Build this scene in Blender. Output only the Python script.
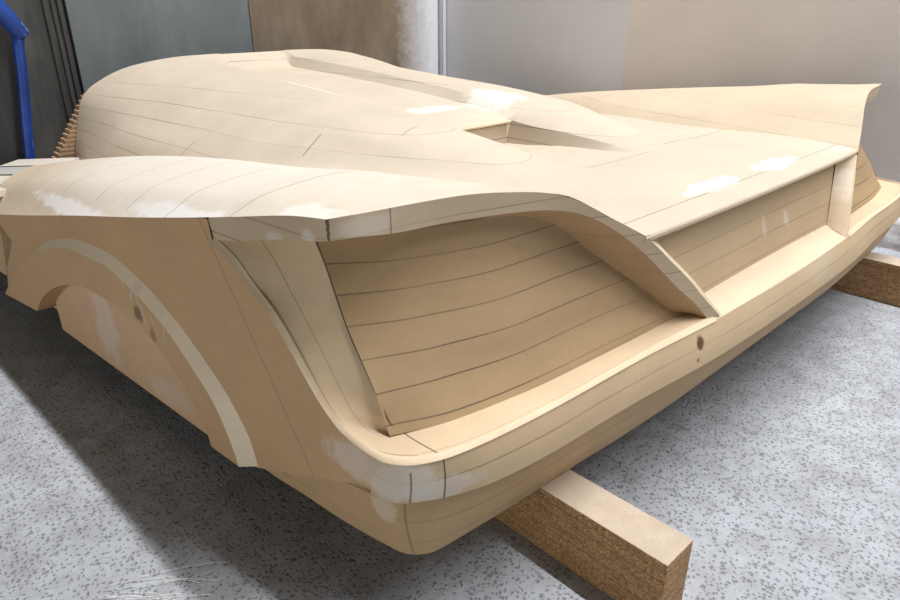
import bpy, bmesh, math, random
from mathutils import Vector, noise
random.seed(4)
for o in list(bpy.data.objects): bpy.data.objects.remove(o, do_unlink=True)
SC = bpy.context.scene
COL = SC.collection

# ------------------------------------------------------------------ camera, world, lights, exposure
cam_d = bpy.data.cameras.new('camera'); cam = bpy.data.objects.new('camera', cam_d); COL.objects.link(cam)
cam.location = (-1.2897, -.4142, .7326)
cam.rotation_euler = (math.pi/2 - .4195, 0, -.7597)
cam_d.sensor_width = 36; cam_d.lens = 672.98/900*36; cam_d.clip_start = .02
SC.camera = cam
SC.view_settings.view_transform = 'Standard'; SC.view_settings.look = 'None'
SC.view_settings.gamma = 1; SC.view_settings.exposure = 0.22
w = bpy.data.worlds.new('world'); SC.world = w; w.use_nodes = True
w.node_tree.nodes['Background'].inputs[0].default_value = (1, .98, .96, 1)
w.node_tree.nodes['Background'].inputs[1].default_value = .062
def area(name, loc, rot, sx, sy, power, colr):
    l = bpy.data.lights.new(name, 'AREA'); l.shape = 'RECTANGLE'; l.size = sx; l.size_y = sy
    l.energy = power; l.color = colr
    o = bpy.data.objects.new(name, l); COL.objects.link(o); o.location = loc; o.rotation_euler = rot
    return o
area('hall_ceiling_lamp', (1.08, -.3, 7.0), (0, 0, 0), .11, 5.6, 600, (1, .99, .985))
area('left_fill_light', (-3.6, .1, .5), (0, math.radians(-90), 0), .8, 2.6, 15, (1, .94, .82))  # added fill, stands in for bounce onto the near flank
area('wall_fill_light', (.1, -1.7, 2.7), (math.radians(28), math.radians(-35), 0), .9, .9, 24, (.97, .98, 1))  # added fill to brighten the right wall, no known fixture
area('rear_fill_light', (-.6, -3.4, 1.2), (math.radians(84), 0, 0), 2.6, 1.2, 5, (1, .98, .95))  # added fill from behind the camera for the rear faces

# ------------------------------------------------------------------ node helpers
class NT:
    def __init__(s, name):
        s.m = bpy.data.materials.new(name); s.m.use_nodes = True; s.t = s.m.node_tree
        s.t.nodes.clear()
        s.out = s.n('ShaderNodeOutputMaterial'); s.b = s.n('ShaderNodeBsdfPrincipled')
        s.t.links.new(s.b.outputs[0], s.out.inputs[0])
    def n(s, k, **kw):
        x = s.t.nodes.new(k)
        for a, v in kw.items(): setattr(x, a, v)
        return x
    def put(s, sock, v):
        if hasattr(v, 'is_output'): s.t.links.new(v, sock)
        elif v is not None: sock.default_value = v
    def math(s, op, a, b=None, c=None, clamp=False):
        x = s.n('ShaderNodeMath', operation=op); x.use_clamp = clamp
        s.put(x.inputs[0], a); s.put(x.inputs[1], b); s.put(x.inputs[2], c)
        return x.outputs[0]
    def noise(s, vec, scale, detail=3, rough=.5, dim='3D'):
        x = s.n('ShaderNodeTexNoise'); s.put(x.inputs['Vector'], vec)
        x.inputs['Scale'].default_value = scale; x.inputs['Detail'].default_value = detail
        x.inputs['Roughness'].default_value = rough
        return x.outputs[0]
    def ramp(s, v, a, b, lo=0, hi=1):
        x = s.n('ShaderNodeMapRange'); s.put(x.inputs[0], v)
        for i, q in zip((1, 2, 3, 4), (a, b, lo, hi)): s.put(x.inputs[i], q)
        return x.outputs[0]
    def mix(s, f, a, b, mode='MIX'):
        x = s.n('ShaderNodeMix', data_type='RGBA', blend_type=mode)
        s.put(x.inputs[0], f); s.put(x.inputs[6], a); s.put(x.inputs[7], b)
        return x.outputs[2]
    def scale(s, vec, v):
        x = s.n('ShaderNodeMapping'); s.put(x.inputs[0], vec); x.inputs['Scale'].default_value = v
        return x.outputs[0]
    def sep(s, vec):
        x = s.n('ShaderNodeSeparateXYZ'); s.put(x.inputs[0], vec); return x.outputs
    def pos(s): return s.n('ShaderNodeNewGeometry').outputs['Position']
    def bump(s, h, st=.3, d=.002):
        x = s.n('ShaderNodeBump'); x.inputs['Strength'].default_value = st; x.inputs['Distance'].default_value = d
        s.put(x.inputs['Height'], h); s.put(s.b.inputs['Normal'], x.outputs[0])
def c4(c): return (c[0], c[1], c[2], 1)

def mdf(name, col=(.60, .415, .25), period=.035, offset=.285, layers=True, slmin=.06, inward=False, line=.75, spots=(), seams=(), uvlines=(), ftop=False):
    """sanded MDF board: faint board joints, filler smears, drawn lines"""
    t = NT(name); p = t.pos(); X, Y, Z = t.sep(p)
    n1 = t.noise(p, 5, 4, .6); n2 = t.noise(p, 120, 3, .6); n3 = t.noise(t.scale(p, (18, 18, 70)), 1, 3, .5)
    c = t.mix(t.ramp(n1, .3, .7), c4([q*.93 for q in col]), c4([min(1, q*1.06) for q in col]))
    c = t.mix(t.ramp(n2, .35, .75, 0, .25), c, c4([q*.8 for q in col]))
    c = t.mix(t.ramp(n3, .35, .7, 0, .16), c, c4([q*.72 for q in col]))
    if layers:
        g = t.n('ShaderNodeNewGeometry'); nz = t.sep(g.outputs['True Normal'])[2]
        sl = t.math('SQRT', t.math('SUBTRACT', 1.0001, t.math('MULTIPLY', nz, nz)))
        zz = t.math('ADD', Z, t.ramp(n1, 0, 1, -.0012, .0012))
        k = t.math('DIVIDE', t.math('SUBTRACT', zz, offset), period)
        fr = t.math('ABSOLUTE', t.math('SUBTRACT', t.math('SUBTRACT', k, t.math('FLOOR', k)), .5))  # .5 at joint
        d = t.math('MULTIPLY', t.math('SUBTRACT', .5, fr), period)         # distance in z
        wd = t.math('DIVIDE', d, t.math('MAXIMUM', sl, .04))
        ln = t.ramp(wd, .0004, .0014, 1, 0)
        if inward: ln = t.math('MULTIPLY', ln, t.math('LESS_THAN', t.math('MULTIPLY', X, t.sep(g.outputs['True Normal'])[0]), 0))
        lid = t.math('FLOOR', k)
        tint = t.n('ShaderNodeTexWhiteNoise', noise_dimensions='1D'); t.put(tint.inputs['W'], lid)
        c = t.mix(t.ramp(tint.outputs[0], 0, 1, 0, .13), c, c4([q*.7 for q in col]))
        vis = t.ramp(t.noise(p, 3.5, 2), .35, .6, .25, 1)
        c = t.mix(t.math('MULTIPLY', t.math('MULTIPLY', ln, vis), t.math('MULTIPLY', line, t.ramp(sl, slmin, slmin*2, 0, 1))), c, (.10, .07, .05, 1))
    nn = t.noise(p, 26, 4, .65)
    for cx, cy, cz, rx, ry, rz, cc, st in spots:
        mp = t.n('ShaderNodeMapping'); t.put(mp.inputs[0], p); mp.vector_type = 'POINT'
        mp.inputs['Location'].default_value = (-cx/rx, -cy/ry, -cz/rz); mp.inputs['Scale'].default_value = (1/rx, 1/ry, 1/rz)
        ln_ = t.n('ShaderNodeVectorMath', operation='LENGTH'); t.put(ln_.inputs[0], mp.outputs[0])
        e = t.math('SUBTRACT', 1, t.math('ADD', ln_.outputs['Value'], t.ramp(nn, .2, .8, *((-.15, .15) if rx > .2 else (-.45, .45)))))
        c = t.mix(t.ramp(e, 0, .6 if rx > .2 else .35, 0, st), c, c4(cc))
    # seams: (axis, value, slope-axis, slope, lim-axis, lo, hi, width, dark)
    ax = {'x': X, 'y': Y, 'z': Z}
    for a, v, b, sl_, la, lo, hi, wdt, dk in seams:
        e = t.math('SUBTRACT', ax[a], v)
        if b: e = t.math('SUBTRACT', e, t.math('MULTIPLY', ax[b], sl_))
        e = t.ramp(t.math('ABSOLUTE', e), wdt*.5, wdt, 1, 0)
        e = t.math('MULTIPLY', e, t.math('GREATER_THAN', ax[la], lo)); e = t.math('MULTIPLY', e, t.math('LESS_THAN', ax[la], hi))
        c = t.mix(t.math('MULTIPLY', e, dk), c, (.06, .04, .03, 1))
    if uvlines:
        uv = t.n('ShaderNodeUVMap'); U, V, _ = t.sep(uv.outputs[0])
        for a, v, wdt, lo, hi, dk in uvlines:
            s_, o_ = (U, V) if a == 'u' else (V, U)
            e = t.ramp(t.math('ABSOLUTE', t.math('SUBTRACT', s_, v)), wdt*.5, wdt, 1, 0)
            e = t.math('MULTIPLY', e, t.math('GREATER_THAN', o_, lo)); e = t.math('MULTIPLY', e, t.math('LESS_THAN', o_, hi))
            c = t.mix(t.math('MULTIPLY', e, dk), c, (.03, .02, .018, 1))
    t.put(t.b.inputs['Base Color'], c)
    t.b.inputs['Roughness'].default_value = .62; t.b.inputs['Specular IOR Level'].default_value = .3
    t.bump(n2, .12, .001)
    return t.m

W = (.86, .85, .83); G = (.62, .60, .57)
TOPC = (.66, .565, .45)
M = {}
M['deck'] = mdf('deck_board', TOPC, spots=[(.18, .95, .46, .09, .10, .1, W, .55), (-.02, 1.0, .45, .12, .05, .1, W, .5),
      (-.1, .135, .42, .11, .028, .05, W, .95), (.16, .13, .42, .10, .03, .05, W, .85), (.42, .09, .42, .05, .02, .05, (.55,.56,.56), .6),
      (-.20, 1.30, .5, .012, .22, .06, W, .6)],
      seams=[('y', .40, None, 0, 'x', -.12, .12, .0022, .6), ('y', .41, None, 0, 'x', .2, .5, .0022, .6), ('y', .115, None, 0, 'x', -.46, .46, .0016, .55),
             ('y', .905, 'x', -.32, 'x', -.48, -.42, .002, .0), ('y', 1.06, 'x', .30, 'x', -.485, -.42, .0022, .6), ('y', 1.455, 'x', .30, 'x', -.62, -.568, .0022, .5), ('y', .87, 'x', .36, 'x', -.33, -.26, .0018, .45)], line=.85)
M['fender'] = mdf('fender_board', (.64, .53, .395), spots=[(-.80, .70, .46, .34, .95, .14, (.76,.71,.63), .9), (-.945, .50, .46, .020, .24, .05, W, .7), (-.978, .88, .39, .016, .30, .05, W, .7), (-.90, .22, .52, .03, .05, .03, W, .4), (-.64,.30,.51,.012,.006,.03,(.3,.28,.25),.5), (-.60,.27,.51,.012,.006,.03,(.3,.28,.25),.5), (-.55,.22,.51,.006,.006,.03,(.3,.28,.25),.5)], line=.55, slmin=.2, inward=True, seams=[('y', 0.39, 'x', .04, 'x', -.955, -.5, .0016, .5), ('y', 0.56, 'x', .04, 'x', -.955, -.5, .0016, .5), ('y', 0.71, 'x', .04, 'x', -.955, -.5, .0016, .5), ('y', 0.86, 'x', .04, 'x', -.955, -.5, .0016, .5), ('y', 1.04, 'x', .04, 'x', -.955, -.5, .0016, .5), ('y', 1.2, 'x', .04, 'x', -.955, -.5, .0016, .5)])
M['strip'] = mdf('edge_board', (.58, .465, .325), layers=True, line=.6, spots=[(-.93, .26, .480, .02, .022, .012, W, .3), (-.925, .205, .495, .015, .016, .011, W, .4), (-.86, .165, .505, .05, .02, .014, W, .22)],
      uvlines=[('u', .735, .0018, 0, 1, .8), ('u', .655, .0014, 0, 1, .55)])
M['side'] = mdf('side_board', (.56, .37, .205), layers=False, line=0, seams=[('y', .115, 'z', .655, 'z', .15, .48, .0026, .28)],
      spots=[(-.925, .13, .235, .03, .07, .03, W, .35)])
M['ring'] = mdf('flare_board', (.56, .37, .205), layers=False, spots=[(-.97, .64, .272, .03, .018, .018, (.16,.09,.045), .8), (-.97, .60, .245, .03, .01, .02, (.2,.12,.06), .6)])
M['lit_band'] = mdf('flare_edge', (.90, .78, .60), layers=False)  # paler than the flare: light on the upturned bevel put into colour
M['plate'] = mdf('well_board', (.66, .45, .28), layers=False, spots=[(-.96, .88, .17, .04, .06, .10, (.72,.62,.55), .55), (-.96, .65, .10, .04, .09, .03, (.72,.62,.55), .35)])
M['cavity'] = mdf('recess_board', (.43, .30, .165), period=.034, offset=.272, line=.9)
M['bowl'] = mdf('recess_side_board', (.68, .525, .35), layers=False, uvlines=[('v', .02, .016, .02, .47, .85), ('v', .83, .012, .14, .62, .5), ('v', .80, .010, .62, 1, .35), ('v', .50, .008, .0, .5, .45)], seams=[('x', -.869, None, 0, 'y', .03, .112, .0016, .7)], spots=[(-.9, .06, .27, .02, .02, .02, W, .0)])
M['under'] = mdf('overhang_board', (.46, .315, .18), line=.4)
M['fascia'] = mdf('bumper_board', (.57, .43, .27), period=.035, offset=.235, line=.55,
      spots=[(-.905, .07, .235, .045, .07, .035, (.68,.64,.57), .7), (-.86, .045, .22, .06, .04, .02, (.66,.63,.58), .5), (-.362, 0, .240, .014, .02, .013, (.10,.04,.025), .95), (-.372, 0, .218, .006, .02, .006, (.10,.04,.025), .9),
             (.1, 0, .24, .10, .03, .04, (.62,.55,.46), .25), (-.872, .04, .262, .004, .01, .004, (.03,.03,.04), .9)],
      seams=[('x', -.868, None, 0, 'z', .2, .262, .0012, .9), ('x', -.903, None, 0, 'z', .2, .25, .0012, .7), ('y', .115, 'z', .0, 'z', .2, .24, .0015, .0)])
M['valance'] = mdf('valance_board', (.49, .335, .185), period=.035, offset=.165, line=.4, spots=[(-.905, .10, .18, .03, .02, .03, (.7,.6,.5), .5)],
      seams=[('y', .074, None, 0, 'x', -2, -.86, .0016, .4)])
M['panel'] = mdf('tail_panel_board', (.54, .405, .25), period=.035, offset=.285, line=.6, spots=[(.1, .07, .33, .012, .03, .02, W, .25), (.0, .06, .34, .01, .03, .03, W, .2)])
M['shelf'] = mdf('shelf_board', (.74, .61, .44), layers=False)
M['pillar'] = mdf('pillar_board', (.68, .54, .38), line=.4, spots=[(.36, .03, .37, .05, .05, .05, W, .25)])

# ------------------------------------------------------------------ mesh helpers
def prop(o, label=None, cat=None, group=None, kind=None):
    if label: o['label'] = label
    if cat: o['category'] = cat
    if group: o['group'] = group
    if kind: o['kind'] = kind
    return o
def link(name, me, mat, parent=None):
    o = bpy.data.objects.new(name, me); COL.objects.link(o)
    if mat: me.materials.append(mat)
    if parent: o.parent = parent
    return o
def grid(name, P, mat, parent=None, flip=False, smooth=True, uv=True, mirror=False, thick=0):
    n, m = len(P), len(P[0])
    s = -1 if mirror else 1
    vs = [(s*p[0], p[1], p[2]) for r in P for p in r]
    fs = []
    for i in range(n-1):
        for j in range(m-1):
            f = (i*m+j, (i+1)*m+j, (i+1)*m+j+1, i*m+j+1)
            fs.append(f if flip ^ mirror else f[::-1])
    me = bpy.data.meshes.new(name); me.from_pydata(vs, [], fs); me.update()
    if uv:
        u = me.uv_layers.new(name='UVMap')
        for l in me.loops:
            i, j = divmod(l.vertex_index, m); u.data[l.index].uv = (i/(n-1), j/(m-1))
    if smooth:
        for q in me.polygons: q.use_smooth = True
    o = link(name, me, mat, parent)
    if thick:
        sd = o.modifiers.new('thickness', 'SOLIDIFY'); sd.thickness = thick; sd.offset = -1
    return o
def pchip(xs, ys):
    n = len(xs); h = [xs[i+1]-xs[i] for i in range(n-1)]; d = [(ys[i+1]-ys[i])/h[i] for i in range(n-1)]
    m = [0]*n; m[0] = d[0]; m[-1] = d[-1]
    for i in range(1, n-1):
        if d[i-1]*d[i] <= 0: m[i] = 0
        else:
            w1 = 2*h[i]+h[i-1]; w2 = h[i]+2*h[i-1]; m[i] = (w1+w2)/(w1/d[i-1]+w2/d[i])
    def f(x):
        x = min(max(x, xs[0]), xs[-1]); i = 0
        while i < n-2 and x > xs[i+1]: i += 1
        t = (x-xs[i])/h[i]
        return (ys[i]*(1+2*t)*(1-t)**2 + ys[i+1]*t*t*(3-2*t) + h[i]*(m[i]*t*(1-t)**2 - m[i+1]*t*t*(1-t)))
    return f
def curve(P, mode='len'):
    """smooth 3D curve through points; returns f(t), t in 0..1 by chord length"""
    L = [0]
    for a, b in zip(P, P[1:]): L.append(L[-1] + max(1e-6, math.dist(a, b)))
    if mode == 'idx': L = list(range(len(P)))
    T = [l/L[-1] for l in L]; fs = [pchip(T, [p[k] for p in P]) for k in range(3)]
    return lambda t: tuple(f(t) for f in fs)
def lerp(a, b, t): return tuple(a[k]+(b[k]-a[k])*t for k in range(3))
def ruled(A, B, n, m, sag=None):
    out = []
    for i in range(n+1):
        a, b = A(i/n), B(i/n); r = []
        for j in range(m+1):
            p = lerp(a, b, j/m)
            if sag:
                k = 4*(j/m)*(1-j/m); p = tuple(p[q]+sag[q]*k for q in range(3))
            r.append(p)
        out.append(r)
    return out

# ------------------------------------------------------------------ the car body plug
plug = bpy.data.objects.new('car_body_plug', None); COL.objects.link(plug)
prop(plug, 'large sanded MDF plug of a car rear body lying on two wooden beams', 'car body model')

def S(y):                                  # half width of the flank
    return .918+(y-.05)*.0714 if y < .4 else .943+(y-.4)*.1
FR = pchip([0, .294, .389, .447, .504, .586, .764, .943], [.0, .0, .038, .062, .082, .112, .156, .175])
def Yr(x):
    x = abs(x)
    return .056+.006*(x/.447)**2 if x < .447 else FR(x)
# sections: (Y, knots[(x,z)...])  -- same number of knots in each
def sec(y, centre, vw, rim, crest, outer, deck, inner, fc, edge):
    zv = centre
    return (y, [(0, zv), (vw, zv), rim, crest] + outer + [deck] + inner + [fc, ((fc[0]+2*edge[0])/3, fc[1]-.3*(fc[1]-edge[1])), edge])
SECS = [
 sec(.06, .420, .10, (.12, .420), (.22, .420), [(.28, .420), (.33, .420), (.38, .420), (.42, .420)], (.447, .421), [(.504, .456), (.586, .502)], (.72, .517), (.902, .530)),
 sec(.20, .423, .10, (.12, .423), (.22, .423), [(.28, .423), (.33, .423), (.38, .423), (.43, .423)], (.475, .425), [(.53, .455), (.61, .498)], (.75, .519), (.918, .5180)),
 sec(.35, .418, .10, (.12, .418), (.22, .419), [(.28, .419), (.33, .418), (.38, .417), (.44, .417)], (.50, .418), [(.55, .445), (.64, .488)], (.77, .516), (.937, .489)),
 sec(.45, .404, .115, (.126, .408), (.21, .418), [(.25, .417), (.29, .413), (.33, .411), (.45, .411)], (.51, .413), [(.56, .440), (.66, .480)], (.77, .503), (.947, .468)),
 sec(.52, .399, .108, (.122, .415), (.22, .431), [(.27, .427), (.31, .417), (.35, .410), (.45, .408)], (.52, .410), [(.57, .437), (.67, .473)], (.77, .495), (.954, .454)),
 sec(.60, .396, .104, (.117, .422), (.23, .446), [(.285, .438), (.33, .422), (.375, .409), (.45, .406)], (.53, .408), [(.58, .434), (.68, .466)], (.77, .487), (.962, .438)),
 sec(.826, .376, .10, (.114, .436), (.21, .472), [(.30, .474), (.375, .457), (.43, .425), (.49, .401)], (.58, .40), [(.63, .428), (.70, .449)], (.77, .461), (.985, .395)),
 sec(.830, .437, .104, (.116, .439), (.21, .472), [(.30, .474), (.375, .457), (.43, .425), (.49, .401)], (.58, .40), [(.63, .428), (.70, .449)], (.77, .461), (.985, .395)),
 sec(1.10, .462, .135, (.165, .486), (.23, .497), [(.35, .487), (.44, .457), (.52, .425), (.60, .385)], (.66, .35), [(.69, .385), (.73, .415)], (.79, .426), (1.013, .342)),
 sec(1.30, .473, .145, (.175, .497), (.24, .508), [(.36, .493), (.465, .457), (.535, .42), (.61, .385)], (.70, .31), [(.73, .345), (.77, .380)], (.82, .394), (1.033, .305)),
 sec(1.60, .486, .150, (.18, .515), (.25, .525), [(.39, .502), (.50, .46), (.57, .42), (.635, .38)], (.71, .28), [(.74, .300), (.78, .322)], (.86, .338), (1.063, .25)),
 sec(1.90, .500, .130, (.155, .533), (.26, .548), [(.44, .525), (.54, .485), (.595, .44), (.64, .36)], (.68, .27), [(.72, .278), (.78, .288)], (.88, .285), (1.093, .20)),
 sec(1.93, .502, .120, (.14, .536), (.26, .551), [(.445, .530), (.55, .490), (.605, .45), (.643, .36)], (.675, .268), [(.72, .276), (.78, .284)], (.88, .28), (1.096, .195)),
 sec(2.00, .556, .120, (.14, .558), (.26, .556), [(.44, .535), (.555, .493), (.61, .45), (.645, .36)], (.67, .268), [(.72, .27), (.78, .28)], (.88, .275), (1.10, .19)),
]
NK = len(SECS[0][1]); YS = [s[0] for s in SECS]
def kt(k, c):
    ss = SECS if k < 3 else [s for s in SECS if s[0] not in (.826, 1.93)]
    return pchip([s[0] for s in ss], [s[1][k][c] for s in ss])
KX = [kt(k, 0) for k in range(NK)]; KZ = [kt(k, 1) for k in range(NK)]
DECK_K = NK-6                                 # index of the deck/fender crease knot
def section(y):
    xs = [KX[k](y) for k in range(NK)]; zs = [KZ[k](y) for k in range(NK)]
    for k in range(1, NK): xs[k] = max(xs[k], xs[k-1]+.002)
    a, b = pchip(xs[:DECK_K+1], zs[:DECK_K+1]), pchip(xs[DECK_K:], zs[DECK_K:]); xc = xs[DECK_K]
    return (lambda x: a(x) if x <= xc else b(x)), pchip(list(range(NK)), xs)
def top_point(u, y):
    f, g = section(y); x = g(u)
    if y < .3:
        ya = Yr(x)+(y-.06)/.24*(.3-Yr(x)); f2, g2 = section(ya); x = g2(u)
        return (x, ya, f2(x))
    return (x, y, f(x))
rows = [.06, .075, .10, .13, .16, .20, .24, .28, .32, .36, .40, .44, .48, .52, .56, .60, .64, .68, .72, .76, .80, .826, .830, .85]
y = .88
while y < 1.89: rows.append(round(y, 3)); y += .04
rows += [1.90, 1.93, 1.95, 1.97, 2.0]
UC = []                                        # columns centre -> deck crease
for k in range(DECK_K):
    st = 2 if k in (1,) else 4
    UC += [k+i/st for i in range(st)]
UC.append(DECK_K)
UF = []
for k in range(DECK_K, NK-1): UF += [k+i/6 for i in range(6)]
UF.append(NK-1)
half = [[top_point(u, y) for u in UC] for y in rows]
full = [[(-p[0], p[1], p[2]) for p in r[::-1]][:-1] + r for r in half]
deck = grid('engine_deck', full, M['deck'], plug, flip=False)
# sharp edge at the engine-bay opening
def sharpen(o, ang=35):
    me = o.data; bm = bmesh.new(); bm.from_mesh(me)
    for e in bm.edges:
        if len(e.link_faces) == 2 and e.calc_face_angle(0) > math.radians(ang): e.smooth = False
    bm.to_mesh(me); bm.free()
sharpen(deck, 24)
FE = [y for y in rows if y <= 1.93]
def fend(x):                                  # where the smooth fender skin stops and raw boards go on
    return 1.93-(x-.68)*1.70
fg = []
for y in FE:
    r = []
    for u in UF:
        p = top_point(u, y)
        lim = fend(p[0])
        if y > 1.2:
            ya = 1.2+(y-1.2)*(lim-1.2)/(1.93-1.2); f, g = section(ya); x = g(u); lim = fend(x)
            ya = 1.2+(y-1.2)*(lim-1.2)/(1.93-1.2); f, g = section(ya); x = g(u); p = (x, ya, f(x))
        r.append(p)
    fg.append(r)
for mir in (True, False):
    o = grid('fender', fg, M['fender'], plug, mirror=mir)

# rear edge strip of the fender, from the lip up and round to the flank
top_edge = [p for p in fg[0]]
A_pts = [(.294, .0, .266), (.330, .014, .303), (.361, .027, .338), (.400, .043, .376)] + top_edge[::3]
side_edge = [r[-1] for r in fg if .17 < r[-1][1] < .44]
A_pts += [p for p in side_edge[1:]]
B_pts = [(.316, .009, .264), (.345, .020, .296), (.376, .033, .324), (.415, .050, .364), (.451, .066, .40), (.490, .078, .430), (.525, .09, .453), (.557, .102, .468), (.588, .112, .477), (.62, .12, .482), (.681, .135, .486),
         (.751, .153, .487), (.822, .162, .488), (.887, .170, .494), (.912, .186, .492), (.922, .215, .489), (.930, .294, .471), (.937, .36, .455), (.941, .42, .445)]
# pair the curves by x, then y
def pair(A, B):
    """for every B point the point of polyline A best facing it, monotone"""
    cA = curve(A); S_ = [cA(i/400) for i in range(401)]; out = []; i0 = 0
    for n_, b in enumerate(B):
        if n_ == 0: out.append(S_[0]); continue
        if n_ == len(B)-1: out.append(S_[-1]); continue
        best = min(range(i0, 401), key=lambda i: math.dist(S_[i], b)); i0 = best; out.append(S_[best])
    return out
B_f = curve(B_pts); BB = [B_f(i/70) for i in range(71)]
AA = pair(A_pts, BB)
for k in range(2):
    AA = [AA[0]] + [tuple((AA[i-1][q]+2*AA[i][q]+AA[i+1][q])/4 if i < 30 else AA[i][q] for q in range(3)) for i in range(1, 70)] + [AA[-1]]
strip = [[lerp(a, b, j/3) for j in range(4)] for a, b in zip(AA, BB)]
for mir in (True, False): grid('fender_edge', strip, M['strip'], plug, flip=True, mirror=mir)

# back wall of the lamp recess
SEAM = [(.862, .112, .262), (.872, .126, .272), (.874, .145, .303), (.872, .170, .334), (.870, .20, .365), (.867, .228, .396), (.864, .248, .427), (.861, .270, .460), (.86, .29, .49)]
def zrow(z, off): return off
WALL = {  # z: [(x,y) ...] from the seam inwards
 .262: [(.886, .114), (.80, .080), (.663, .062), (.536, .056), (.318, .044)],
 .272: [(.886, .121), (.80, .088), (.663, .069), (.536, .062), (.318, .048)],
 .306: [(.884, .140), (.80, .114), (.663, .090), (.536, .087), (.325, .070)],
 .340: [(.882, .168), (.80, .134), (.663, .104), (.536, .100), (.35, .090)],
 .374: [(.880, .196), (.80, .158), (.663, .124), (.56, .121), (.38, .112)],
 .408: [(.878, .217), (.80, .176), (.663, .141), (.57, .138), (.42, .134)],
 .442: [(.876, .238), (.80, .188), (.663, .150), (.58, .146), (.46, .144)],
 .476: [(.875, .260), (.80, .200), (.663, .158), (.60, .152), (.48, .150)],
 .490: [(.875, .268), (.80, .204), (.663, .160), (.60, .154), (.49, .152)]}
zs = sorted(WALL)
wc = {z: curve([(x, y, z) for x, y in WALL[z]]) for z in zs}
CR = curve([(.305, 0, .260), (.345, 0, .270), (.395, 0, .312), (.469, 0, .374), (.536, 0, .430), (.607, 0, .463), (.66, 0, .472), (.70, 0, .476), (.76, 0, .478), (.82, 0, .479), (.85, .0, .479), (.90, 0, .479)])
CRT = [CR(k/300) for k in range(301)]
def crz(x): return min((abs(p[0]-x), p[2]) for p in CRT)[1]
NW = 60; wall = []
for i in range(NW+1):
    pts = [wc[z](i/NW) for z in zs]
    fx = pchip(zs, [p[0] for p in pts]); fy = pchip(zs, [p[1] for p in pts])
    top = max(zs[0]+.004, crz(fx(.40))+.006)
    for _ in range(4): top = max(zs[0]+.004, crz(fx(min(top, .49)))+.004)
    wall.append([(fx(z), fy(z), z) for z in [zs[0]+(top-zs[0])*j/24 for j in range(25)]])
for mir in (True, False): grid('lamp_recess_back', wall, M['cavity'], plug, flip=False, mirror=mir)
def wally(x, z):
    best = 9; yy = 0
    for r in wall:
        for p in r:
            d = (p[0]-x)**2+(p[2]-z)**2
            if d < best: best = d; yy = p[1]
    return yy
# underside of the fender over the recess
C_pts = []
under = []
for i, b in enumerate(BB):
    x = b[0]
    if b[1] < .18:
        t = (x-.316)/(.912-.316)
        cx = .325+(.86-.325)*t
        # height of the crease at cx
        zc = crz(cx)
        cc = (cx, wally(cx, zc)+.002, zc)
    else:
        t = min(1, (b[1]-.18)/(.42-.18)); cc = lerp((.86, .285, .474), (.940, .415, .443), t)
    under.append([lerp(b, cc, j/5) for j in range(6)])
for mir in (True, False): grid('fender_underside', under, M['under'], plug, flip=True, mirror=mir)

# side of the lamp recess and its sill: from the flank edge round to the fin foot
O_pts = [(.942, .405, .450), (.940, .359, .435), (.937, .319, .408), (.934, .281, .383), (.932, .245, .350), (.930, .217, .319), (.928, .187, .290), (.925, .149, .268), (.921, .097, .262),
         (.908, .068, .263), (.87, .044, .264), (.80, .031, .264), (.681, .022, .264), (.501, .016, .264), (.40, .009, .264), (.305, .002, .264)]
I_pts = [(.873, .262, .476), (.874, .238, .442), (.876, .215, .402), (.878, .192, .366), (.880, .162, .331), (.881, .138, .302), (.881, .122, .281), (.870, .112, .265), (.845, .104, .264),
         (.80, .082, .264), (.75, .073, .264), (.663, .062, .264), (.536, .055, .264), (.450, .051, .264), (.38, .049, .264), (.322, .047, .264)]
n_ = 90
Oc = curve(O_pts, 'idx'); Ic = curve(I_pts, 'idx')
bowl = []
for i in range(n_+1):
    t = i/n_; a, b = Ic(t), Oc(t); r = []
    k0 = max(0, 1-abs(t-.35)/.35)
    wdt = math.dist(a, b)
    for j in range(17):
        s = j/16; p = lerp(a, b, s); sg = 4*s*(1-s)*(.010*k0)
        r.append((p[0]-sg*.3, p[1]+sg*.6, p[2]-sg*.7*(1 if t > .2 else t*5)))
    # small rounded arris to the outside
    dn = (0, -.0, -.003)
    r.append((b[0]+.0025*max(0, 1-t*1.5), b[1]-.0025*min(1, t*1.5), b[2]-.003))
    bowl.append(r)
for mir in (True, False): grid('lamp_recess_sill', bowl, M['bowl'], plug, flip=True, mirror=mir)

M['arris'] = mdf('lit_arris_board', (.74, .60, .42), layers=False)  # paler than its neighbours: light caught by the edges painted in
arr = []
for i in range(n_+1):
    t = i/n_; a, b = Ic(t), Oc(t); w_ = math.dist(a, b); q = lerp(b, a, min(.5, .007/w_)); k = max(0, 1-t*1.5); r_ = 1-k
    arr.append([(q[0], q[1], q[2]+.0012), (b[0]-.001*k, b[1]+.001*r_, b[2]+.0012), (b[0]+.0032*k+.001, b[1]-.003*r_-.0012, b[2]-.0035)])
for mir in (True, False): grid('sill_arris', arr, M['arris'], plug, flip=True, mirror=mir)

# flank panel with the wheel opening
UPP = [(.095, .259), (.149, .265), (.19, .288), (.23, .33), (.27, .372), (.319, .405), (.36, .432), (.398, .448), (.404, .476), (.50, .459), (.568, .446), (.65, .430), (.746, .411), (.85, .391), (.973, .367), (1.08, .346), (1.2, .324), (1.225, .32), (1.245, .316), (1.265, .312), (1.285, .308), (1.30, .304), (1.33, .30), (1.6, .25), (1.93, .20)]
LOW = [(.095, .205), (.12, .204), (.17, .185), (.21, .168), (.26, .147), (.30, .130), (.33, .118), (.375, .100), (.392, .115), (.412, .155), (.448, .205), (.51, .255), (.60, .303), (.70, .330), (.80, .338), (.90, .328), (1.03, .288), (1.14, .235), (1.26, .155), (1.356, .120), (1.315, .180), (1.25, .240), (1.232, .258), (1.30, .258), (1.93, .17)]
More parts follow.
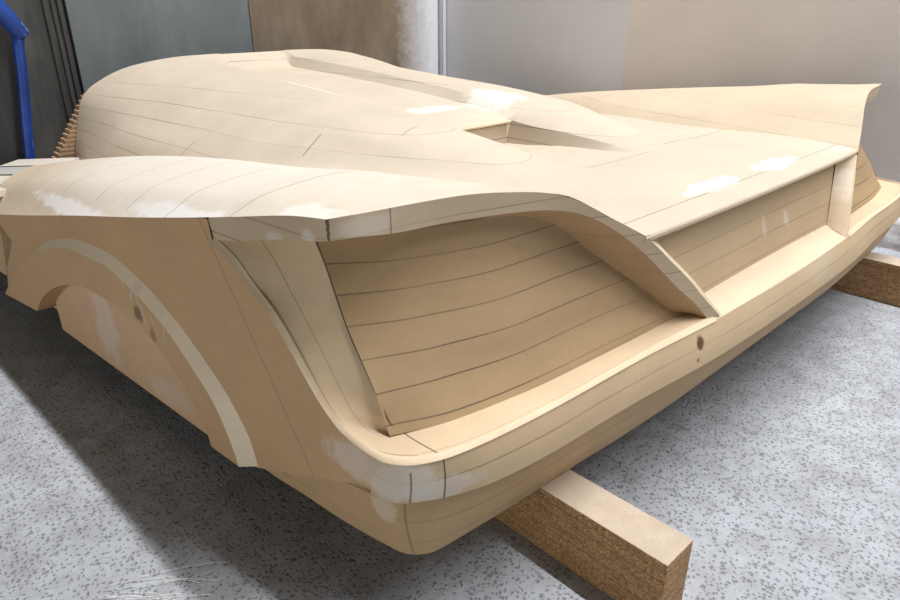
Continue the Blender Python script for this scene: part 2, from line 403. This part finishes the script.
# follow the real fender edge
EY = pchip([r[-1][1] for r in fg], [r[-1][2] for r in fg]); EX = pchip([r[-1][1] for r in fg], [r[-1][0] for r in fg])
U3 = [(S(y), y, z) if y < .42 else (EX(y), y, EY(y)) for y, z in UPP]
U3 = [p if p[1] < 1.2 else (S(p[1]), p[1], max(p[2], .25)) for p in U3]
L3 = [(S(y), y, z) for y, z in LOW]
Uc = curve(U3, 'idx'); Lc = curve(L3, 'idx')
flank = ruled(Uc, Lc, 140, 10)
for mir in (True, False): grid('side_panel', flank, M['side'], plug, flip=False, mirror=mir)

# wheel arch flare
def RX(y): return .951+.105*(y-.36)
def arc(P, dx=0.0): return curve([(RX(y)+dx, y, z) for y, z in P], 'idx')
FO = [(.397, .094), (.408, .125), (.439, .183), (.489, .229), (.555, .276), (.645, .314), (.745, .334), (.856, .331), (.974, .305), (1.121, .249), (1.235, .180), (1.329, .112)]
BO = [(.358, .108), (.369, .145), (.406, .193), (.46, .238), (.538, .288), (.637, .330), (.756, .352), (.869, .346), (1.016, .308), (1.135, .252), (1.241, .189), (1.335, .122)]
FI = [(.472, .095), (.478, .120), (.497, .152), (.540, .195), (.609, .240), (.712, .264), (.816, .265), (.922, .246), (.985, .223), (1.036, .199), (1.09, .165), (1.135, .127)]
FO = [(a, b) for a, b in FO]
fo, fi = arc(FO), arc(FI)
fo2 = curve([(S(y)-.002, y, z) for y, z in BO], 'idx')
fi2 = curve([(RX(y)-.040, y, z) for y, z in FI], 'idx')
N = 80; nr = []
flare = [[lerp(fo(i/N), fi(i/N), j/4) for j in range(5)] for i in range(N+1)]
flr = grid('wheel_arch_flare', flare, M['ring'], plug, flip=True, mirror=True)
grid('flare_edge', [[lerp(fo2(i/N), fo(i/N), j/3) for j in range(4)] for i in range(N+1)], M['lit_band'], flr, flip=True, mirror=True)['label'] = 'bevelled edge running along the arch, its top light painted in'
grid('flare_inner_edge', [[lerp(fi(i/N), fi2(i/N), j/2) for j in range(3)] for i in range(N+1)], M['ring'], flr, flip=True, mirror=True)
# ends of the flare
for t in (0, 1):
    a, b = fo(t), fi(t); a2, b2 = fo2(t), fi2(t)
    grid('flare_end', [[a, b], [a2, b2]], M['ring'], flr, flip=(t == 1), mirror=True, smooth=False)
plate = []
for i in range(31):
    t = i/30; y = .44+.68*t
    zt = .275; zb = .062+.014*t if True else 0
    plate.append([(RX(y)-.034, y, zt+(zb-zt)*j/6) for j in range(7)])
grid('wheel_well_panel', plate, M['plate'], plug, flip=False, mirror=True, smooth=False, thick=.012)
# dark inner wall closing the well further in
inner = [[(.88, y, z) for z in (.30, .11)] for y in (.36, .8, 1.2, 1.25)]
dp = [[(S(y)-.028, y, .262+(.11-.262)*j/3) for j in range(4)] for y in (1.15, 1.3, 1.5, 1.93)]
for mir in (True, False): grid('door_panel', dp, M['plate'], plug, flip=False, mirror=mir)
for mir in (True, False): grid('inner_panel', inner, M['plate'], plug, flip=False, mirror=mir, smooth=False)

# bumper fascia, step and valance
LIP = [(0, -.006, .261), (.15, -.005, .261), (.305, .0, .261), (.42, .008, .261), (.501, .0135, .261), (.60, .0175, .261), (.681, .0195, .261), (.80, .0285, .261), (.87, .0415, .260), (.910, .0655, .259), (.923, .095, .259), (.925, .105, .259)]
LWR = [(0, -.024, .205), (.15, -.023, .205), (.305, -.019, .205), (.42, -.011, .205), (.501, -.004, .205), (.60, .002, .205), (.695, .006, .205), (.80, .018, .205), (.872, .042, .205), (.915, .072, .205), (.923, .095, .205), (.925, .105, .205)]
VT = [(0, -.010, .205), (.15, -.009, .205), (.305, -.006, .205), (.42, .002, .205), (.501, .009, .205), (.60, .014, .205), (.695, .019, .205), (.80, .030, .205), (.864, .052, .205), (.904, .080, .205), (.9215, .12, .206), (.9255, .17, .187), (.932, .26, .149), (.937, .33, .120), (.940, .38, .108)]
VB = [(0, .030, .108), (.15, .030, .108), (.305, .030, .108), (.42, .033, .108), (.501, .036, .108), (.60, .042, .108), (.695, .046, .108), (.80, .053, .108), (.868, .062, .106), (.894, .085, .106), (.904, .12, .107), (.916, .18, .108), (.926, .26, .108), (.935, .33, .107), (.938, .38, .104)]
def sweep(A, B, mid=None, m=6, name='', mat=None, flip=False):
    a, b = curve(A, 'idx'), curve(B, 'idx'); n = 90; P = []
    for i in range(-n, n+1):
        t = abs(i)/n; s = -1 if i < 0 else 1; p, q = a(t), b(t)
        P.append([(s*l[0], l[1]+(mid*4*k/m*(1-k/m) if mid else 0), l[2]) for k in range(m+1) for l in [lerp(p, q, k/m)]])
    return grid(name, P, mat, plug, flip=flip)
sweep(LIP, LWR, mid=-.003, name='bumper_fascia', mat=M['fascia'])
sweep(LWR, VT[:12], name='bumper_step', mat=M['valance'], m=2)
sweep(VT, VB, mid=-.006, name='lower_valance', mat=M['valance'])
# flat bottom resting on the beams
bt = curve(VB, 'idx'); bo = []
for i in range(41):
    p = bt(i/40)
    bo.append([(-p[0], p[1], .1085), (0, p[1], .1085), (p[0], p[1], .1085)])
bo += [[(-S(y)+.06, y, .1085), (0, y, .1085), (S(y)-.06, y, .1085)] for y in (.45, .9, 1.4, 1.93, 2.0)]
grid('underside', bo, M['valance'], plug, flip=False, smooth=False)

# sill and panel between the fins
sh = []
for i in range(-30, 31):
    x = .308*i/30; a = abs(x)/.308
    y0 = -.006+.006*a*a
    sh.append([(x, y0+.0, .261), (x, y0+.003, .264), (x*1.0, .012, .266), (x, .03, .271), (x, .047, .277), (x, .056, .282)])
for r in sh: r[0] = (r[0][0]*1.0, r[0][1], r[0][2])
grid('tail_sill', sh, M['shelf'], plug, flip=True)
pn = []
for i in range(-30, 31):
    a = i/30; pn.append([(a*(.30+.085*(j/8)), .047+.040*(j/8)+.002*(1-a*a), .274+.131*(j/8)) for j in range(9)])
grid('tail_panel', pn, M['panel'], plug, flip=True)
rim = []
for i in range(-30, 31):
    x = .447*i/30; yy = Yr(x)
    rim.append([(x, yy, .420), (x, yy-.0015, .417), (x, yy, .411), (x*.9, .10, .403)])
grid('deck_lip', rim, M['shelf'], plug, flip=False, smooth=False)
pil_a = curve([(.294, .0, .264), (.330, .014, .303), (.361, .027, .338), (.400, .043, .376), (.437, .059, .411)])
pil_b = curve([(.298, .047, .277), (.320, .056, .309), (.342, .066, .341), (.364, .075, .373), (.386, .085, .407)])
pil_c = lambda t: (lambda p: (p[0]-.010*min(1, (1-t)*6+.15), p[1]+.0015, p[2]))(pil_a(t))
for mir in (True, False):
    grid('fin_pillar', ruled(pil_c, pil_b, 20, 6), M['pillar'], plug, flip=False, mirror=mir)
    grid('pillar_bead', ruled(pil_a, pil_c, 20, 2), M['arris'], plug, flip=False, mirror=mir)

# engine lid lip over the opening, and the front bulkhead
ll = [[(-.105, .815, .4375), (.105, .815, .4375)], [(-.105, .812, .434), (.105, .812, .434)], [(-.105, .815, .430), (.105, .815, .430)], [(-.105, .85, .430), (.105, .85, .430)]]
ll = [[(-.106, .832, .4378), (.106, .832, .4378)]] + ll
grid('engine_lid_edge', ll, M['shelf'], plug, flip=True, smooth=False)
bk = [[(p[0]*(.998), 1.999, p[2]-.001), (p[0]*.998, 1.999, .109)] for p in full[-1]]
grid('front_bulkhead', bk, M['side'], plug, flip=True, smooth=False)

# ------------------------------------------------------------------ raw board layers at the front edge
def box(bm, c, s, rz=0, rx=0):
    r = bmesh.ops.create_cube(bm, size=1)
    for v in r['verts']:
        v.co = Vector((v.co.x*s[0], v.co.y*s[1], v.co.z*s[2]))
        if rz: v.co.rotate(__import__('mathutils').Euler((rx, 0, rz)))
        v.co += Vector(c)
    return r['verts']
def bm_obj(name, bm, mat, parent=None, bevel=0, smooth=False):
    me = bpy.data.meshes.new(name); bm.to_mesh(me); bm.free(); me.update()
    if smooth:
        for q in me.polygons: q.use_smooth = True
    o = link(name, me, mat, parent)
    if bevel:
        b = o.modifiers.new('bevel', 'BEVEL'); b.width = bevel; b.segments = 2; b.limit_method = 'ANGLE'
    return o
def raw_board(name, a, b):
    t = NT(name); p = t.pos()
    n = t.noise(p, 160, 4, .7); n2 = t.noise(p, 9, 3)
    c = t.mix(t.ramp(n, .3, .7), c4(a), c4(b)); c = t.mix(t.ramp(n2, .4, .7, 0, .3), c, c4([q*.7 for q in a]))
    t.put(t.b.inputs['Base Color'], c); t.b.inputs['Roughness'].default_value = .8; t.bump(n, .4, .002)
    return t.m
M['raw'] = raw_board('raw_board', (.34, .21, .12), (.62, .45, .29))
M['grey_board'] = raw_board('grey_board', (.42, .42, .40), (.55, .53, .50))
M['pale_board'] = raw_board('pale_board', (.66, .60, .51), (.74, .68, .60))
for k in range(14):
    z = .262+k*.0138; f = 1-k/13
    bm = bmesh.new()
    x1 = -.52+.0*f; x0 = -(.60+.055*f) - .07*f
    box(bm, ((x0+x1)/2, 2.03+.0*f, z+.004), (abs(x1-x0), .05, .0075))
    box(bm, ((x0+x1)/2+.008, 2.03, z+.0105), (abs(x1-x0), .045, .0058))
    bm_obj('board_layer', bm, M['raw'], plug)
# raw planks following the fender past the sanded skin
def plank(pts, mat, th=.012):
    bm = bmesh.new(); v = [bm.verts.new(p) for p in pts]; b = [bm.verts.new((p[0], p[1], p[2]-th)) for p in pts]
    bm.faces.new(v); bm.faces.new(b[::-1])
    for i in range(4): bm.faces.new((v[i], b[i], b[(i+1) % 4], v[(i+1) % 4]))
    bmesh.ops.recalc_face_normals(bm, faces=bm.faces)
    return bm_obj('raw_plank', bm, mat, plug)
def slopez(x, y): return .345-.12*(y-1.25)-.03*(x-.95)
def pq(x, y): return (-x, y, slopez(x, y)+.012)
ed = [(1.12, 1.24), (1.04, 1.32), (.965, 1.42), (.88, 1.575), (.79, 1.74), (.69, 1.91)]
for i in range(5):
    (xa, ya), (xb, yb) = ed[i], ed[i+1]
    g_ = .012
    a0 = (xa-g_, ya+g_*1.6-.04); b0 = (xb+g_*.2, yb-.04)
    plank([pq(*a0), pq(*b0), pq(b0[0]+.10, b0[1]+.32), pq(a0[0]+.10, a0[1]+.32)], [M['pale_board'], M['pale_board'], M['pale_board'], M['grey_board'], M['pale_board']][i])

# ------------------------------------------------------------------ beams
def chip(name):
    t = NT(name); p = t.pos(); X, Y, Z = t.sep(p)
    g = t.n('ShaderNodeNewGeometry'); nz = t.sep(g.outputs['True Normal'])[2]
    n = t.noise(t.scale(p, (1, 1, 1.6)), 190, 4, .75); n0 = t.noise(t.scale(p, (25, 25, 60)), 1, 4)
    k = t.math('FRACT', t.math('DIVIDE', t.math('ADD', Z, t.ramp(n0, 0, 1, -.0006, .0006)), .0155)); ln = t.ramp(t.math('ABSOLUTE', t.math('SUBTRACT', k, .5)), .42, .49, 0, .55)
    a = t.mix(t.ramp(n, .34, .66), (.20, .10, .035, 1), (.66, .41, .20, 1)); a = t.mix(ln, a, (.07, .035, .016, 1))
    a = t.mix(t.ramp(n0, .45, .75, 0, .5), a, (.20, .11, .05, 1))
    b = t.mix(t.ramp(t.noise(p, 30, 4, .6), .35, .7), (.52, .42, .32, 1), (.60, .50, .39, 1)); b = t.mix(t.ramp(t.noise(p, 260, 2), .55, .8, 0, .4), b, (.35, .26, .18, 1))
    t.put(t.b.inputs['Base Color'], t.mix(t.math('GREATER_THAN', nz, .7), a, b)); t.b.inputs['Roughness'].default_value = .8
    t.bump(n, .7, .003)
    return t.m
M['chip'] = chip('layered_chipboard')
for x0, x1, y0, y1, lab in ((-.678, -.615, -.152, 1.95, 'layered chipboard beam sticking out under the near corner of the plug'), (.66, .725, -.09, 1.95, 'layered chipboard beam at the far right by the wall foot')):
    bm = bmesh.new(); box(bm, ((x0+x1)/2, (y0+y1)/2, .054), (x1-x0, y1-y0, .1078))
    for v in bm.verts:
        if v.co.y < 0 and v.co.x < (x0+x1)/2 and x0 < 0: v.co.y += .0
    o = bm_obj('support_beam', bm, M['chip'], None, .0012); prop(o, lab, 'beam', 'chipboard beams under the plug')

# ------------------------------------------------------------------ floor
def floor_mat():
    t = NT('concrete_floor'); p = t.pos()
    n1 = t.noise(p, 2.2, 4, .6); n2 = t.noise(p, 14, 5, .65); n3 = t.noise(p, 90, 3, .6)
    c = t.mix(t.ramp(n1, .35, .68), (.375, .40, .44, 1), (.465, .49, .53, 1))
    c = t.mix(t.ramp(n2, .42, .66, 0, .7), c, (.27, .275, .29, 1))
    c = t.mix(t.ramp(n3, .5, .8, 0, .45), c, (.24, .25, .265, 1))
    wv = t.n('ShaderNodeVectorMath', operation='ADD'); t.put(wv.inputs[0], p)
    nz_ = t.n('ShaderNodeTexNoise'); t.put(nz_.inputs['Vector'], p); nz_.inputs['Scale'].default_value = 60
    sc = t.n('ShaderNodeVectorMath', operation='SCALE'); t.put(sc.inputs[0], nz_.outputs['Color']); sc.inputs['Scale'].default_value = .012
    t.put(wv.inputs[1], sc.outputs[0])
    hs = []
    for sca, r0, r1, thr in ((75, .06, .25, .62), (130, .06, .30, .50), (210, .05, .30, .75), (34, .04, .15, .72)):
        v = t.n('ShaderNodeTexVoronoi'); t.put(v.inputs['Vector'], wv.outputs[0]); v.inputs['Scale'].default_value = sca; v.voronoi_dimensions = '2D'
        rnd = t.sep(v.outputs['Color'])[0]
        h = t.math('MULTIPLY', t.ramp(v.outputs['Distance'], r0, r1, 1, 0), t.math('GREATER_THAN', rnd, thr)); hs.append(h)
    h = t.math('MAXIMUM', t.math('MAXIMUM', hs[0], t.math('MULTIPLY', hs[2], .6)), t.math('MAXIMUM', hs[1], hs[3]))
    c = t.mix(t.math('MULTIPLY', h, .62), c, (.12, .122, .13, 1))
    t.put(t.b.inputs['Base Color'], c); t.b.inputs['Roughness'].default_value = .55
    hh = t.math('SUBTRACT', t.math('MULTIPLY', n3, .4), h)
    t.bump(hh, .6, .004)
    return t.m
fl = grid('floor', [[(x, y, 0) for y in (-3.5, 2.6)] for x in (-4, 1.35)], floor_mat(), None, flip=False, smooth=False); prop(fl, kind='structure')

# ------------------------------------------------------------------ walls
def wall_mat(name, a, b, stain=None, sx=(6, 6, 2), rough=.6, stk=.5, spec=.3):
    t = NT(name); p = t.pos()
    n = t.noise(t.scale(p, sx), 1, 5, .6); n2 = t.noise(p, 40, 3)
    c = t.mix(t.ramp(n, .3, .7), c4(a), c4(b))
    if stain: c = t.mix(t.ramp(t.noise(t.scale(p, (7, 7, 2.2)), 1, 5, .7), .5, .72, 0, stk), c, c4(stain))
    t.put(t.b.inputs['Base Color'], c); t.b.inputs['Roughness'].default_value = rough; t.b.inputs['Specular IOR Level'].default_value = spec
    t.bump(n2, .15, .003)
    return t, c
WH = 3.2
t, c = wall_mat('white_wall_paint', (.80, .83, .90), (.86, .89, .95), None, (3, 3, 3))
X, Y, Z = t.sep(t.pos())
edge = t.math('ADD', Y, t.ramp(t.noise(t.pos(), 12, 3), 0, 1, -.008, .008))
c2 = t.mix(t.ramp(t.noise(t.pos(), 5, 4), .35, .7), (.84, .80, .775, 1), (.90, .86, .835, 1))
c = t.mix(t.ramp(edge, 1.18, 1.19), c2, c)
t.put(t.b.inputs['Base Color'], c)
wr = grid('wall_right', [[(1.2, y, z) for z in (0, WH)] for y in (-3.5, 2.27)], t.m, None, flip=True, smooth=False); prop(wr, kind='structure')
# back wall in bays: dark ribbed sheet, blue grey panel, stained brown bay
t, c = wall_mat('stained_wall', (.17, .13, .09), (.25, .20, .14), (.40, .36, .30), (9, 9, 4), .8, .35)
X, Y, Z = t.sep(t.pos())
wf = t.ramp(t.math('ADD', X, t.math('MULTIPLY', t.noise(t.pos(), 22, 5, .75), .16)), .98, 1.22)
t.put(t.b.inputs['Base Color'], t.mix(wf, c, (.80, .83, .88, 1)))
wb = grid('wall_back', [[(x, 2.27, z) for z in (0, WH)] for x in (-4, 1.2)], t.m, None, flip=False, smooth=False); prop(wb, kind='structure')
t, c = wall_mat('blue_grey_sheet', (.145, .168, .178), (.20, .228, .24), (.27, .295, .305), (5, 5, 1.2), .45, .5)
bm = bmesh.new(); box(bm, (-.20, 2.252, 1.6), (.665, .02, 3.2)); o = bm_obj('metal_sheet', bm, t.m, None, .002); prop(o, 'blue grey painted metal sheet panel on the back wall', 'wall panel')
t, c = wall_mat('dark_sheet', (.035, .036, .037), (.085, .085, .082), (.17, .165, .15), (14, 14, 1.2), .5, .6)
ws = bpy.data.objects.new('ribbed_metal_sheet', None); COL.objects.link(ws); ws.location = (0, 0, 0)
prop(ws, 'dark grimy ribbed metal sheet at the left behind the blue pipe', 'wall panel')
bm = bmesh.new(); box(bm, (-1.645, 2.245, 1.6), (2.2, .02, 3.2)); bm_obj('panel', bm, t.m, ws)
for xx in (-.556, -.575, -.60): 
    bm = bmesh.new(); box(bm, (xx, 2.232, 1.6), (.012, .012, 3.2)); bm_obj('rib', bm, t.m, ws, .003)
# corner trim strip
t, c = wall_mat('trim_paint', (.60, .63, .68), (.68, .71, .76))
bm = bmesh.new(); box(bm, (1.186, 2.245, 1.6), (.022, .03, 3.2)); o = bm_obj('trim_1', bm, t.m, None, .003); prop(o, kind='structure')
t, c = wall_mat('seam_dark', (.03, .03, .032), (.05, .05, .05))
bm = bmesh.new(); box(bm, (.138, 2.262, 1.6), (.010, .014, 3.2)); box(bm, (-.538, 2.262, 1.6), (.012, .014, 3.2)); o = bm_obj('trim_2', bm, t.m, None); prop(o, kind='structure')
# lumpy painted wall foot
t, c = wall_mat('rough_foot', (.50, .48, .48), (.70, .69, .70), (.25, .22, .22), (40, 40, 40), .8, .8)
P = []
for i in range(121):
    y = -1.2+i*.028; r = []
    for j in range(13):
        a = j/12*math.pi/2; rr = .075+.022*noise.noise(Vector((y*9, j*.35, 3)))+.012*noise.noise(Vector((y*30, j*.9, 1)))
        r.append((1.2-rr*math.cos(a)*.75, y, rr*1.45*math.sin(a)))
    P.append(r)
o = grid('trim_3', P, t.m, None, flip=False); prop(o, kind='structure')

# ------------------------------------------------------------------ blue pipe
def tube(bm, pts, rad, n=20):
    rings = []
    for i, p in enumerate(pts):
        p = Vector(p); d = (Vector(pts[min(i+1, len(pts)-1)])-Vector(pts[max(i-1, 0)])).normalized()
        u = d.orthogonal().normalized() if i == 0 else (u_-d*u_.dot(d)).normalized(); u_ = u; v = d.cross(u)
        r = rad[i] if isinstance(rad, (list, tuple)) else rad
        rings.append([bm.verts.new(p+(u*math.cos(2*math.pi*k/n)+v*math.sin(2*math.pi*k/n))*r) for k in range(n)])
    for a, b in zip(rings, rings[1:]):
        for k in range(n): bm.faces.new((a[k], a[(k+1) % n], b[(k+1) % n], b[k]))
    bm.faces.new(rings[0][::-1]); bm.faces.new(rings[-1])
t = NT('blue_enamel'); p = t.pos()
n = t.noise(t.scale(p, (30, 30, 9)), 1, 5, .7)
c = t.mix(t.ramp(t.noise(p, 8, 3), .3, .7), (.008, .035, .22, 1), (.02, .085, .42, 1)); c = t.mix(t.ramp(n, .62, .68, 0, .75), c, (.45, .52, .62, 1))
t.put(t.b.inputs['Base Color'], c); t.b.inputs['Roughness'].default_value = .35
M['blue'] = t.m
bp = bpy.data.objects.new('blue_pipe', None); COL.objects.link(bp)
prop(bp, 'bright blue painted steel pipe bent to the left at its top, against the dark sheet', 'pipe')
bm = bmesh.new(); tube(bm, [(-.700, 2.19, .64), (-.712, 2.19, .60), (-.720, 2.19, .52), (-.735, 2.19, .42), (-.748, 2.19, .33), (-.758, 2.19, .25), (-.765, 2.19, .12), (-.768, 2.19, 0)], .0165)
bm_obj('pipe', bm, M['blue'], bp, smooth=True)
bm = bmesh.new(); tube(bm, [(-.690, 2.19, .625), (-.694, 2.19, .63), (-.735, 2.19, .70), (-.775, 2.19, .77), (-.80, 2.19, .815)], [.022, .026, .027, .027, .027])
o = bm_obj('sleeve', bm, M['blue'], bp, smooth=True)

# ------------------------------------------------------------------ loose glass-fibre threads
t = NT('glass_fibre'); t.b.inputs['Base Color'].default_value = (.85, .85, .83, 1); t.b.inputs['Roughness'].default_value = .3; M['fibre'] = t.m
def fibres(name, seeds, rad, parent=None):
    bm = bmesh.new()
    for pts in seeds: tube(bm, pts, rad, 5)
    return bm_obj(name, bm, M['fibre'], parent, smooth=True)
F = []
for i in range(11):
    x, y = -1.165+random.uniform(-.02, .03), .385+random.uniform(-.015, .02); a = math.radians(-30+random.uniform(-13, 13)); L = random.uniform(.05, .15); b = random.uniform(-.45, .1)
    pts = []
    for k in range(7):
        s = k/6; pts.append((x, y, .002+.006*math.sin(s*3.1)*random.random())); x += math.cos(a)*L/6; y += math.sin(a)*L/6; a += b/6*2
    F.append(pts)
o = fibres('glass_fibre_threads', F, .0003); prop(o, 'wisp of loose white glass fibre threads on the concrete floor, bottom left', 'fibre threads', kind='stuff')
F = []
for i in range(9):
    yy = random.uniform(.52, .66); zz = .30-(.62-yy)*.55 if yy < .62 else .315; zz += random.uniform(-.01, .02); a = random.uniform(-1.9, -1.2); L = random.uniform(.015, .05); pts = []
    y_, z_ = yy, zz
    for k in range(6):
        pts.append((-RX(y_)-.003, y_, z_)); y_ += math.cos(a)*L/5; z_ += math.sin(a)*L/5; a += random.uniform(-.3, .3)
    F.append(pts)
o = fibres('fibre_threads', F, .00035, flr); o['kind'] = 'stuff'
